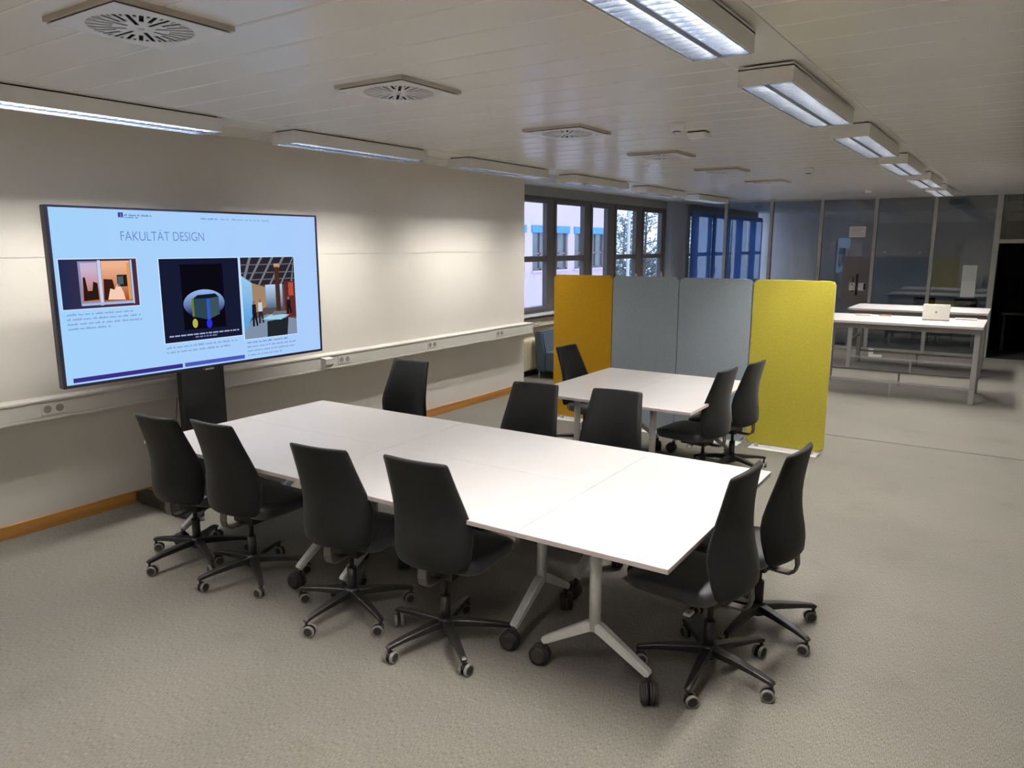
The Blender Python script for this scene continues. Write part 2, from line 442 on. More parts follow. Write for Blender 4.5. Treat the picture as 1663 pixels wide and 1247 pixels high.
# room beyond the glass
M_bwall = mat('back_room_wall', (.80, .80, .79), .6, noise=(2, .05))
YE = 22.3
struct(MB().box(XW - .3, XR, GY + .05, YE + .2, -.12, 0).build('floor_back', M_carpet), 'carpet of the room behind the glass')
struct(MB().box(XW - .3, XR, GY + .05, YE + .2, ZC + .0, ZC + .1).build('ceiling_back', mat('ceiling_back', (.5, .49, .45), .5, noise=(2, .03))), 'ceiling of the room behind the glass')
struct(MB().box(XW - .3, XR, YE, YE + .2, 0, ZC).build('wall_end', M_bwall), 'dim grey end wall of the room behind the glass')
struct(MB().box(XR, XR + .2, GY, YE, 0, ZC).build('wall_far_right', M_bwall), 'dim grey side wall of the room behind the glass')
M_shadowroom = mat('dark_corridor', (.02, .021, .02), .8, noise=(4, .2))  # darkness of the unlit corridor put into a near-black colour
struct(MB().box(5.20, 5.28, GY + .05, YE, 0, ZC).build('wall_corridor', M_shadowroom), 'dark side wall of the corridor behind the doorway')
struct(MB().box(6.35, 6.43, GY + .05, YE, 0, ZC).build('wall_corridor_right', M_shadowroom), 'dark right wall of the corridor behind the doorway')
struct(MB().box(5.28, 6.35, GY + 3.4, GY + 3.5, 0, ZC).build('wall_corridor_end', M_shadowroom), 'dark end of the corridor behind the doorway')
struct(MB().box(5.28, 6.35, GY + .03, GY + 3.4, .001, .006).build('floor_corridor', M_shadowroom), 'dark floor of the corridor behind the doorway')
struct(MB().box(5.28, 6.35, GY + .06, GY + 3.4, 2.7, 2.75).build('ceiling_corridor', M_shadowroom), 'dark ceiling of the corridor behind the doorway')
# windows of the back room
yk = GY + .35
for i in range(4):
    y0 = yk + i * 1.36; y1 = y0 + 1.36
    wn = struct(bpy.data.objects.new('window_%d' % (i + 6), None), 'blue lit window seen through the glass partition'); COL.objects.link(wn)
    f = MB(); x0, x1 = XW - .09, XW + .0
    f.box(x0, x1, y0, y0 + .13, .95, 2.74).box(x0, x1, y1 - .13, y1, .95, 2.74).box(x0, x1, y0 + .13, y1 - .13, .95, 1.06).box(x0, x1, y0 + .13, y1 - .13, 2.63, 2.74).box(x0, x1, y0 + .13, y1 - .13, 1.75, 1.82)
    f.build('window_frame', M_frame, wn)
    MB().box(XW - .05, XW - .044, y0 + .12, y1 - .12, 1.05, 2.64).build('pane', M_wglass, wn)

M_blind = bpy.data.materials.new('blue_blind'); M_blind.use_nodes = True
nt_ = M_blind.node_tree; nt_.nodes.clear()
t_ = nt_.nodes.new('ShaderNodeBsdfTranslucent'); t_.inputs[0].default_value = (.30, .48, .78, 1)
d_ = nt_.nodes.new('ShaderNodeBsdfDiffuse'); d_.inputs[0].default_value = (.20, .30, .46, 1)
x_ = nt_.nodes.new('ShaderNodeMixShader'); x_.inputs[0].default_value = .4; o_ = nt_.nodes.new('ShaderNodeOutputMaterial')
nt_.links.new(t_.outputs[0], x_.inputs[1]); nt_.links.new(d_.outputs[0], x_.inputs[2]); nt_.links.new(x_.outputs[0], o_.inputs[0])
vbl = thing('vertical_blind', 'blue vertical blind strips before the windows behind the glass partition', 'blind', (XW + .12, 0, 0))
y_ = GY + .32
k_ = 0
while y_ < 21.4:
    wd_ = (.30, .26, .32, .24)[k_ % 4]
    MB().box(-.002, .002, 0, wd_, .98, 2.70).build('blind_strip', M_blind, vbl, (.012 * (k_ % 2), y_, 0), R(-4))
    y_ += wd_ + (.02, .09, .03, .12)[k_ % 4]; k_ += 1
MB().box(-.02, .02, GY + .3, 21.5, 2.70, 2.74).build('blind_rail', M_mull, vbl)

# ------------------------------------------------------------------ ceiling lamps
LEN, PER, Y0 = 1.58, 2.2178, 1.79
def fixture(name, label, x0, y0, single, group, m_t):
    wdt = .27; t = thing(name, label, 'ceiling lamp', (x0, y0, 2.782), 0, group)
    h = MB(); th = .006
    h.box(0, th, 0, LEN, 0, .082).box(wdt - th, wdt, 0, LEN, 0, .082).box(th, wdt - th, 0, th, 0, .082).box(th, wdt - th, LEN - th, LEN, 0, .082).box(0, wdt, 0, LEN, .076, .092)
    h.build('housing', M_house, t)
    MB().box(.02, wdt - .02, .03, LEN - .03, .092, .103).build('shadow_gap', M_dark, t)  # dark filler stands in for the shaded gap above the housing
    for xc in (.073, wdt - .073):
        MB().cyl((xc, .03, .062), (xc, LEN - .03, .062), .013, n=10).build('tube', m_t, t)
    sp = MB()
    zt = .046
    for a, c in ((.012, .030), (wdt - .030, wdt - .012)):
        sp.box(a if a < .1 else c - .003, a + .003 if a < .1 else c, .01, LEN - .01, .002, zt)
    sp.box(wdt / 2 - .014, wdt / 2 + .014, .01, LEN - .01, .002, .008)
    sp.prism([(wdt / 2 - .014, .008), (wdt / 2 + .014, .008), (wdt / 2 + .003, zt + .015), (wdt / 2 - .003, zt + .015)], .01, LEN - .01, tr=lambda v: Vector((v.x, v.z, v.y)))
    sp.box(.012, wdt - .012, .006, .010, .002, zt).box(.012, wdt - .012, LEN - .010, LEN - .006, .002, zt)
    sp.build('reflector', M_alu, t)
    nb = 26; me = None
    bl = MB()
    for k in range(nb):
        y = .012 + (LEN - .024) * (k + .5) / nb
        for a, c in ((.015, wdt / 2 - .008), (wdt / 2 + .008, wdt - .015)):
            if single:
                if me is None:
                    q = MB().prism([(-.005, zt - .002), (.005, zt - .002), (.002, .003), (-.002, .003)], 0, c - a, tr=lambda v: Vector((v.z, v.x, v.y)))
                    me = q.mesh('louvre_blade'); me.materials.append(M_alu)
                put('louvre_blade', me, t, (a, y, 0))
            else:
                bl.prism([(-.005, zt - .002), (.005, zt - .002), (.002, .003), (-.002, .003)], a, c, tr=lambda v, y=y: Vector((v.z, y + v.x, v.y)))
    if not single:
        o = bl.build('louvre_blades', M_alu, t); o['kind'] = 'stuff'
    return t
ordn = ['first', 'second', 'third', 'fourth', 'fifth', 'sixth']
base_f = {}
for row, x0, off in (('walkway', 4.342, 1.725), ('wall', .588, 1.853)):
    for k in range(-2, 6):
        y0 = off + k * PER
        if row == 'walkway':
            lab = ('louvred ceiling lamp above the walkway, %s of its row from the near end' % ordn[k]) if k >= 0 else 'walkway side ceiling lamp behind the camera, %s' % ['last', 'one lamp back'][k + 2]
        else:
            lab = ('louvred ceiling lamp along the cream wall, %s of its row from the near end' % ordn[k]) if k >= 0 else 'wall side ceiling lamp behind the camera, %s' % ['last', 'one lamp back'][k + 2]
        grp = 'ceiling lamps over the walkway' if row == 'walkway' else 'ceiling lamps along the wall'
        if k in (0, 1) and row == 'walkway':
            fixture('ceiling_lamp', lab, x0, y0, True, grp, M_tube)
        elif row not in base_f:
            base_f[row] = fixture('ceiling_lamp', lab, x0, y0, False, grp, M_tube if row == 'walkway' else M_tube_wall)
        else:
            dup(base_f[row], (x0, y0, 2.782), 0, lab, grp)

# ------------------------------------------------------------------ ceiling air diffusers
def diffuser_mesh():
    bm = bmesh.new(); S = .245
    loops = [[(-S, -S), (S, -S), (S, S), (-S, S)]]
    for k in range(24):
        a = 2 * PI * k / 24
        spans_ = [(.055, .2)] if k % 3 == 0 else [(.105, .2)]
        hw = .0085
        for r0, r1 in spans_:
            q = [(r0, -hw), (r1, -hw), (r1, hw), (r0, hw)]
            loops.append([(x * math.cos(a) - y * math.sin(a), x * math.sin(a) + y * math.cos(a)) for x, y in q])
        a2 = a + PI / 24
        q = [(.172, -.006), (.2, -.006), (.2, .006), (.172, .006)]
        loops.append([(x * math.cos(a2) - y * math.sin(a2), x * math.sin(a2) + y * math.cos(a2)) for x, y in q])
    es = []
    for lp in loops:
        vs = [bm.verts.new((x, y, 0)) for x, y in lp]
        for i in range(len(vs)): es.append(bm.edges.new((vs[i], vs[(i + 1) % len(vs)])))
    bmesh.ops.triangle_fill(bm, use_beauty=True, use_dissolve=False, edges=es)
    r = bmesh.ops.extrude_face_region(bm, geom=bm.faces[:])
    bmesh.ops.translate(bm, verts=[v for v in r['geom'] if isinstance(v, bmesh.types.BMVert)], vec=(0, 0, .003))
    bmesh.ops.recalc_face_normals(bm, faces=bm.faces[:])
    me = bpy.data.meshes.new('diffuser_plate'); bm.to_mesh(me); bm.free(); me.materials.append(M_vent)
    return me
dm = diffuser_mesh()
dl = ['nearest the camera', 'second from the near end', 'third from the near end', 'fourth from the near end', 'fifth from the near end', 'last before the glass partition']
vb = None
for k, y in enumerate((1.854, 3.41, 5.364, 7.257, 9.10, 11.066)):
    lab = 'square white ceiling air diffuser with radial slots, ' + dl[k]
    if vb is None:
        vb = thing('air_diffuser', lab, 'air vent', (2.56, y, ZC - .028), 0, 'air diffusers in the ceiling')
        put('plate', dm, vb)
        f = MB()
        S = .245
        f.box(-S - .012, -S + .004, -S - .012, S + .012, .008, .028).box(S - .004, S + .012, -S - .012, S + .012, .008, .028).box(-S, S, -S - .012, -S + .004, .008, .028).box(-S, S, S - .004, S + .012, .008, .028)
        f.build('frame', mat('diffuser_edge_shaded', (.50, .46, .40), .5, noise=(6, .03)), vb)  # brown tone puts the shade on the rim's sides into the colour
        MB().box(-S + .01, S - .01, -S + .01, S - .01, .010, .0275).build('plenum', M_dark, vb)
        MB().cyl((0, 0, -.004), (0, 0, .002), .012).build('screw', M_silver, vb)
    else:
        dup(vb, (2.54, y, ZC - .028), 0, lab)
for (x, y), lab in (((3.40, 5.50), 'round white smoke detector beside a flat white box on the ceiling'), ((3.435, 9.5), 'small round white smoke detector in the middle of the ceiling'), ((3.435, 13.7), 'round white smoke detector near the glass partition')):
    s = thing('smoke_detector', lab, 'smoke detector', (x, y, ZC - .06), 0, 'smoke detectors')
    MB().lathe([(.035, 0), (.05, .008), (.055, .03), (.055, .06)], 20).build('body', M_vent, s)
    MB().cyl((0, 0, -.012), (0, 0, .001), .026, n=16).build('sensor_cap', M_vent, s)
    MB().cyl((0, 0, -.006), (0, 0, -.002), .030, n=16).build('sensor_gap', M_dark, s)
bx = thing('ceiling_box', 'small flat white box mounted on the ceiling beside a smoke detector', 'ceiling box', (3.37, 6.0, ZC - .05))
MB().box(-.075, .085, -.055, .075, 0, .04, .006, 2).build('cover', M_vent, bx)
MB().box(-.065, .075, -.045, .065, .04, .05).build('mount', M_dark, bx)

# ------------------------------------------------------------------ big screen on a stand
TX = .50
tv = thing('display_screen', 'large black flat screen on a stand showing a web page against the cream wall', 'display', (0, 3.46, 0))
ty = lambda y: y - 3.46
b = MB().box(TX - .06, TX - .003, ty(2.352), ty(4.568), 1.068, 2.252, .006, 2)
b.box(TX - .12, TX - .055, ty(2.62), ty(4.30), 1.2, 2.1, .015, 2)
b.build('casing', M_black, tv)
bz = MB()
bz.box(TX - .003, TX, ty(2.352), ty(2.374), 1.068, 2.252).box(TX - .003, TX, ty(4.548), ty(4.568), 1.068, 2.252).box(TX - .003, TX, ty(2.374), ty(4.548), 1.068, 1.088).box(TX - .003, TX, ty(2.374), ty(4.548), 2.238, 2.252)
bz.build('bezel', mat('bezel_black', (.012, .010, .03), .3, noise=(9, .1)), tv)
def grad(name, c0, c1, axis, p0, p1):
    m = emis(name, c0)
    nt = m.node_tree; e = [n for n in nt.nodes if n.type == 'EMISSION'][0]
    tc = nt.nodes.new('ShaderNodeTexCoord'); sp = nt.nodes.new('ShaderNodeSeparateXYZ'); mr = nt.nodes.new('ShaderNodeMapRange'); cr = nt.nodes.new('ShaderNodeValToRGB')
    nt.links.new(tc.outputs['Object'], sp.inputs[0]); nt.links.new(sp.outputs[axis], mr.inputs[0])
    mr.inputs[1].default_value = p0; mr.inputs[2].default_value = p1
    nt.links.new(mr.outputs[0], cr.inputs[0]); nt.links.new(cr.outputs[0], e.inputs[0])
    cr.color_ramp.elements[0].color = (*c0, 1); cr.color_ramp.elements[1].color = (*c1, 1)
    return m
def hexc(h):
    v = [int(h[i:i + 2], 16) / 255 for i in (0, 2, 4)]
    return tuple(c / 12.92 if c <= .04045 else ((c + .055) / 1.055) ** 2.4 for c in v)
scr = MB().box(TX - .004, TX - .002, ty(2.374), ty(4.548), 1.088, 2.238).build('screen', grad('screen_light', hexc('a4d2fb'), hexc('abcdfb'), 1, -1.1, 1.1), tv)
LV = [0]
def flat(name, y0, y1, z0, z1, m, lv=1, parent=None):
    x = TX - .002 + lv * .0004
    return MB().box(x, x + .0003, ty(y0), ty(y1), z0, z1).build(name, m, parent or scr)
def poly(name, pts, m, lv=1, parent=None):
    b = MB(); x = TX - .002 + lv * .0004
    b.prism([(ty(y), z) for y, z in pts], x, x + .0003, tr=lambda v: Vector((v.z, v.x, v.y)))
    return b.build(name, m, parent or scr)
INK = emis('screen_ink', hexc('6585bb')); NAVY = emis('screen_navy', hexc('3a3f8c'))
# heading
def screen_text(txt, y0, y1, zbase, h, m, name='heading'):
    cu = bpy.data.curves.new(name, 'FONT'); cu.body = txt; cu.size = 1.0; cu.extrude = 0.0; cu.offset = -.010
    t = bpy.data.objects.new(name, cu); COL.objects.link(t)
    bpy.context.view_layer.update()
    dg = bpy.context.evaluated_depsgraph_get(); me = bpy.data.meshes.new_from_object(t.evaluated_get(dg))
    bpy.data.objects.remove(t); bpy.data.curves.remove(cu)
    xs = [v.co.x for v in me.vertices]
    sx = (y1 - y0) / (max(xs) - min(xs)); x0 = min(xs); sz = h / .729
    for v in me.vertices:
        v.co = Vector((TX - .0008, ty(y0) + (v.co.x - x0) * sx, zbase + v.co.y * sz))
    me.materials.clear(); me.materials.append(m)
    return put(name, me, scr)
screen_text('FAKULTÄT DESIGN', 2.826, 3.462, 2.030, .068, INK)
flat('logo', 2.821, 2.856, 2.186, 2.219, NAVY)
poly('logo_mark', [(2.834, 2.19), (2.846, 2.19), (2.846, 2.195), (2.842, 2.195), (2.842, 2.214), (2.836, 2.211), (2.838, 2.195), (2.834, 2.195)], emis('logo_pale', hexc('7f93d8')), 2)
def textrow(y0, y1, z, h, m, seed, name='text_line'):
    rnd = random.Random(seed); b = MB(); x = TX - .0016; y = y0
    while y < y1 - .01:
        wdt = min(rnd.uniform(.016, .07), y1 - y)
        yy = y
        while yy < y + wdt - .003:              # letters
            lw = rnd.uniform(.0035, .0065); hh = h * rnd.choice((.65, .65, .7, 1.0))
            b.box(x, x + .0003, ty(yy), ty(min(yy + lw, y + wdt)), z, z + hh); yy += lw + .0022
        y += wdt + .010
    o = b.build(name, m, scr); o['kind'] = 'stuff'; return o
PALE = emis('screen_pale_ink', hexc('7d98c4')); MID = emis('screen_mid_ink', hexc('5c7cc0'))
textrow(2.863, 3.065, 2.196, .014, MID, 1); textrow(2.863, 2.961, 2.182, .010, MID, 2)
for k, (a, c) in enumerate(((3.448, 3.588), (3.616, 3.691), (3.714, 3.814), (3.838, 3.901), (3.919, 3.977), (3.996, 4.062))):
    textrow(a, c, 2.189, .011, MID if k == 0 else PALE, 10 + k)
for k, e in enumerate((2.865, 2.915, 2.93, 2.70)): textrow(2.42, e, 1.543 - k * .031, .014, PALE, 20 + k)
for k, e in enumerate((3.70, 3.63)): textrow(3.09, e, 1.25 - k * .034, .015, PALE, 30 + k)
for k, e in enumerate((4.19, 4.28, 4.26, 4.13)): textrow(3.785, e, 1.217 - k * .034, .015, MID if k == 0 else PALE, 40 + k)
flat('footer_bar', 2.418, 3.207, 1.100, 1.130, emis('footer_dark', hexc('3b2f86'))); flat('footer_bar', 3.226, 3.753, 1.101, 1.131, emis('footer_mid', hexc('4d58b8')))
# picture 1: lit interior window view
E_ = lambda n, h: emis('pic_' + n, hexc(h))
P1 = flat('picture_white_edge', 2.396, 2.924, 1.580, 1.914, emis('pic_edge', hexc('cfe6ff')))
p = flat('picture', 2.402, 2.918, 1.585, 1.908, grad('pic_dusk', hexc('202c52'), hexc('4b2f3c'), 1, -1.06, -.72), 2)
flat('picture_area', 2.52, 2.882, 1.61, 1.895, E_('haze', '8f8fb6'), 3)
flat('picture_area', 2.535, 2.645, 1.63, 1.885, grad('pic_sunset', hexc('c0692c'), hexc('c9b4cf'), 2, 1.66, 1.84), 4)
flat('picture_area', 2.672, 2.865, 1.625, 1.895, grad('pic_orange', hexc('a3501a'), hexc('efb38f'), 2, 1.64, 1.86), 4)
poly('picture_area', [(2.54, 1.635), (2.64, 1.64), (2.638, 1.75), (2.61, 1.76), (2.60, 1.70), (2.57, 1.70), (2.56, 1.79), (2.545, 1.79)], E_('dark1', '2c1a16'), 5)
poly('picture_area', [(2.675, 1.635), (2.74, 1.63), (2.75, 1.72), (2.74, 1.77), (2.68, 1.775)], E_('dark2', '3b1b14'), 5)
poly('picture_area', [(2.70, 1.635), (2.82, 1.63), (2.81, 1.68), (2.78, 1.75), (2.75, 1.70), (2.72, 1.71)], E_('glow', 'f4cdb4'), 6)
flat('picture_area', 2.772, 2.842, 1.72, 1.80, E_('tv', '231c1a'), 6); flat('picture_area', 2.777, 2.815, 1.735, 1.79, E_('tvface', '4b5f66'), 7)
flat('picture_area', 2.845, 2.865, 1.63, 1.88, E_('lamp', 'e29a4e'), 6)
flat('picture_area', 2.648, 2.668, 1.60, 1.90, E_('post', 'c7d3ee'), 5); flat('picture_area', 2.522, 2.87, 1.603, 1.618, E_('post2', 'a9b8de'), 6)
flat('picture_area', 2.872, 2.884, 1.60, 1.90, E_('post3', 'b8c6e8'), 6)
# picture 2: dark box on a stage
flat('picture_white_edge', 3.076, 3.752, 1.286, 1.908, emis('pic_edge', hexc('cfe6ff')))
flat('picture', 3.084, 3.745, 1.292, 1.902, E_('night', '161b33'), 2)
flat('picture_area', 3.245, 3.60, 1.375, 1.86, E_('black', '0b0914'), 3)
poly('picture_area', [(3.425 + .175 * math.cos(t), 1.565 + .105 * math.sin(t)) for t in [2 * PI * i / 28 for i in range(28)]], grad('pic_halo', hexc('24386a'), hexc('93b4ea'), 2, 1.50, 1.66), 4)
flat('picture_area', 3.245, 3.60, 1.375, 1.485, E_('black', '0b0914'), 5)
poly('picture_area', [(3.33, 1.47), (3.45, 1.44), (3.45, 1.60), (3.33, 1.605)], E_('boxside', '2d4552'), 6)
poly('picture_area', [(3.45, 1.44), (3.55, 1.475), (3.55, 1.61), (3.45, 1.60)], E_('boxfront', '39545c'), 6)
poly('picture_area', [(3.33, 1.605), (3.45, 1.60), (3.55, 1.61), (3.52, 1.635), (3.37, 1.63)], E_('boxtop', '0d1a2a'), 7)
flat('picture_area', 3.442, 3.468, 1.44, 1.60, E_('blueedge', '3457c8'), 7); flat('picture_area', 3.318, 3.335, 1.47, 1.605, E_('olive', '6b7a35'), 7)
poly('picture_area', [(3.335 + .022 * math.cos(t), 1.42 + .035 * math.sin(t)) for t in [2 * PI * i / 14 for i in range(14)]], E_('yellowglow', 'b5b64a'), 7)
poly('picture_area', [(3.455 + .024 * math.cos(t), 1.41 + .035 * math.sin(t)) for t in [2 * PI * i / 14 for i in range(14)]], E_('blueglow', '2a2fe0'), 7)
b = MB(); rnd = random.Random(5); y = 3.12
while y < 3.715:
    q = rnd.uniform(.012, .05); b.box(TX - .0008, TX - .0005, ty(y), ty(min(y + q, 3.715)), 1.333, 1.343); y += q + .008
o = b.build('caption', E_('caption', 'a8b0d8'), scr); o['kind'] = 'stuff'
b = MB(); y = 3.33
while y < 3.50:
    q = rnd.uniform(.012, .04); b.box(TX - .0008, TX - .0005, ty(y), ty(y + q), 1.312, 1.321); y += q + .008
o = b.build('caption', E_('caption2', '8089bd'), scr); o['kind'] = 'stuff'
# picture 3: hall with coffered ceiling, column, people and a pedestal
flat('picture_white_edge', 3.757, 4.302, 1.246, 1.909, emis('pic_edge', hexc('cfe6ff')))
flat('picture', 3.766, 4.296, 1.252, 1.903, E_('hall', '5a4c4c'), 2)
flat('picture_area', 3.766, 4.296, 1.68, 1.903, E_('coffer', '2b2530'), 3)
for k in range(6):
    y = 3.70 + k * .11
    poly('picture_area', [(max(3.766, y), 1.68 + (0.0 if y > 3.766 else .02)), (max(3.766, y) + .018, 1.68), (min(4.296, y + .17), 1.903), (min(4.296, y + .145), 1.903)], E_('rib', '777f86'), 4)
for z in (1.72, 1.775, 1.84): flat('picture_area', 3.766, 4.296, z, z + .010, E_('rib2', '5d6168'), 4)
poly('picture_area', [(3.766, 1.30), (3.86, 1.45), (3.86, 1.70), (3.766, 1.76)], grad('pic_doors', hexc('5aa4de'), hexc('9cc8ee'), 2, 1.4, 1.75), 5)
poly('picture_area', [(3.86, 1.45), (3.99, 1.50), (3.99, 1.66), (3.86, 1.70)], E_('beige', 'a08468'), 5)
flat('picture_area', 3.99, 4.16, 1.49, 1.68, grad('pic_windows', hexc('5e6f86'), hexc('b5cff0'), 2, 1.5, 1.68), 5)
flat('picture_area', 4.18, 4.296, 1.40, 1.70, E_('redwall', '5d2a2c'), 5); flat('picture_area', 4.225, 4.275, 1.58, 1.69, E_('redglow', 'b5503e'), 6)
poly('picture_area', [(3.766, 1.252), (4.296, 1.252), (4.296, 1.38), (4.0, 1.44), (3.84, 1.40), (3.766, 1.33)], E_('floor', '7f8fa8'), 5)
flat('picture_area', 4.09, 4.135, 1.43, 1.83, E_('pillar', '4a2d22'), 7); flat('picture_area', 4.085, 4.14, 1.82, 1.85, E_('pillar_cap', 'c7997c'), 7)
def fig(y, z0, z1, c1, c2):
    h = z1 - z0
    poly('picture_area', [(y - .018, z0), (y + .002, z0), (y + .004, z0 + h * .4), (y + .02, z0), (y + .036, z0 + .005), (y + .022, z0 + h * .5), (y - .014, z0 + h * .5)], E_(c2, c2), 7)
    poly('picture_area', [(y - .018, z0 + h * .48), (y + .024, z0 + h * .48), (y + .022, z0 + h * .85), (y - .014, z0 + h * .85)], E_(c1, c1), 7)
    poly('picture_area', [(y + .003 + .011 * math.cos(t), z0 + h * .92 + .015 * math.sin(t)) for t in [2 * PI * i / 10 for i in range(10)]], E_('face', '8a6a5a'), 7)
fig(3.865, 1.35, 1.56, '1c1a20', '15151b'); fig(3.925, 1.37, 1.57, 'c9cdd4', '2a2830'); fig(4.215, 1.43, 1.57, '1a181c', '141418')
poly('picture_area', [(3.985, 1.252), (4.19, 1.252), (4.21, 1.40), (3.99, 1.38)], E_('pedestal', '22262a'), 7)
poly('picture_area', [(3.94, 1.40), (4.13, 1.385), (4.22, 1.42), (4.05, 1.44)], E_('pedestal_top', '9fd0e8'), 8)
poly('picture_area', [(4.04, 1.425), (4.19, 1.43), (4.19, 1.455), (4.06, 1.46)], E_('stone', '6f7478'), 9)
# stand
MB().box(TX - .20, TX - .125, ty(3.27), ty(3.64), .10, 1.6, .006, 1).build('column', mat('stand_black', (.014, .014, .016), .35, noise=(20, .15)), tv)
MB().box(TX - .13, TX - .05, ty(3.2), ty(3.72), 1.45, 1.95, .004, 1).build('mount_plate', M_black, tv)
MB().box(.05, TX + .30, ty(3.0), ty(3.10), .025, .10, .008, 1).box(.05, TX + .30, ty(3.80), ty(3.90), .025, .10, .008, 1).box(TX - .28, TX - .08, ty(3.10), ty(3.80), .04, .10, .008, 1).build('base', M_black, tv)
for x in (.08, TX + .25):
    for y in (3.05, 3.85): MB().cyl((x, ty(y) - .02, .027), (x, ty(y) + .02, .027), .027).build('caster', M_blk2, tv)
MB().box(TX - .05, TX - .01, ty(3.40), ty(3.475), 1.052, 1.070, .003, 1).build('sensor', M_duct, tv)
cb = MB(); pts = [(.05, ty(3.42), .80), (.055, ty(3.40), .70), (.07, ty(3.37), .55), (.11, ty(3.36), .35), (.16, ty(3.36), .12)]
for a, c in zip(pts, pts[1:]): cb.cyl(a, c, .005, n=8)
cb.build('power_cable', mat('cable_grey', (.3, .29, .28), .5, noise=(9, .1)), tv)

# ------------------------------------------------------------------ office chairs
# local frame: seat faces +Y, origin on the floor under the gas column
def back_mesh():
    T_ = [ # z, y of the spine, half width, thickness, forward wrap of the sides
        (.452, -.160, .172, .020, .040), (.462, -.172, .197, .036, .055), (.485, -.186, .216, .046, .075), (.54, -.194, .226, .050, .090), (.60, -.194, .230, .050, .096),
        (.66, -.188, .229, .050, .092), (.72, -.186, .222, .048, .078), (.78, -.190, .213, .046, .060), (.84, -.199, .204, .044, .045), (.90, -.213, .196, .042, .034),
        (.96, -.230, .189, .040, .027), (1.002, -.244, .185, .038, .023), (1.014, -.248, .182, .034, .022), (1.02, -.250, .176, .020, .022)]
    b = MB(); rings = []; n = 11
    for z, y, hw, th, wr in T_:
        ring = []
        for side in (1, -1):
            for i in range(n):
                s = -1 + 2 * i / (n - 1); s = s if side == 1 else -s
                e = (1 - abs(s) ** 6) ** .5 * .75 + .25 if abs(s) < 1 else .25
                ring.append(Vector((hw * s, y + wr * abs(s) ** 1.9 + side * th / 2 * e, z)))
        rings.append(ring)
    b.rings(rings)
    me = b.mesh('backrest'); me.materials.append(M_fab); return me
def seat_mesh():
    b = MB(); rings = []
    out = rrect(.46, .47, .09, 6)
    for z, k, dz in ((.415, .90, 0), (.42, .96, 0), (.435, 1.0, 0), (.47, 1.0, 0), (.487, .965, 1), (.494, .86, 1), (.497, .5, 1), (.497, .1, 1)):
        ring = []
        for x, y in out:
            yy = y * .94 * k + .135; xx = x * k
            drop = -.022 * max(0, (yy - .21) / .15) ** 2 if dz else 0
            ring.append(Vector((xx, yy, z + drop)))
        rings.append(ring)
    b.rings(rings); me = b.mesh('seat'); me.materials.append(M_seat); return me
def support_mesh():
    b = MB()
    b.bar([(0, .06, .378), (0, -.10, .366), (0, -.155, .368), (0, -.180, .384), (0, -.190, .42), (0, -.186, .46), (0, -.180, .53)], .012, .048, side=(1, 0, 0))
    # swap: wide across x
    me = b.mesh('back_support'); me.materials.append(mat('support_grey', (.075, .066, .060), .5, noise=(20, .1))); return me
def arm_mesh():
    b = MB()
    b.bar([(.02, 0, .115), (.12, 0, .112), (.25, 0, .100), (.325, 0, .088), (.338, 0, .080)], [.052, .046, .036, .030, .028], [.040, .034, .026, .022, .018], side=(0, 0, 1))
    bmesh.ops.bevel(b.bm, geom=b.bm.edges[:], offset=.004, segments=1, affect='EDGES')
    me = b.mesh('base_arm'); me.materials.append(M_black); return me
def caster_mesh():
    b = MB()
    b.cyl((0, 0, .05), (0, 0, .088), .008, n=10)
    b.box(-.012, .014, -.010, .010, .036, .056, .003, 1)
    for s in (-1, 1):
        b.cyl((-.016, s * .008, .029), (-.016, s * .024, .029), .029, .027, n=16)
    me = b.mesh('caster'); me.materials.append(M_blk2); return me
def tread_mesh():
    b = MB()
    for s in (-1, 1):
        b.lathe([(.0205, s * .0235), (.0275, s * .0255), (.0298, s * .022), (.0302, s * .012), (.0285, s * .0085)], 18, axis='y')
    for v in b.bm.verts: v.co += Vector((-.016, 0, .0302))
    me = b.mesh('tread'); me.materials.append(M_rim); return me
CH = {}
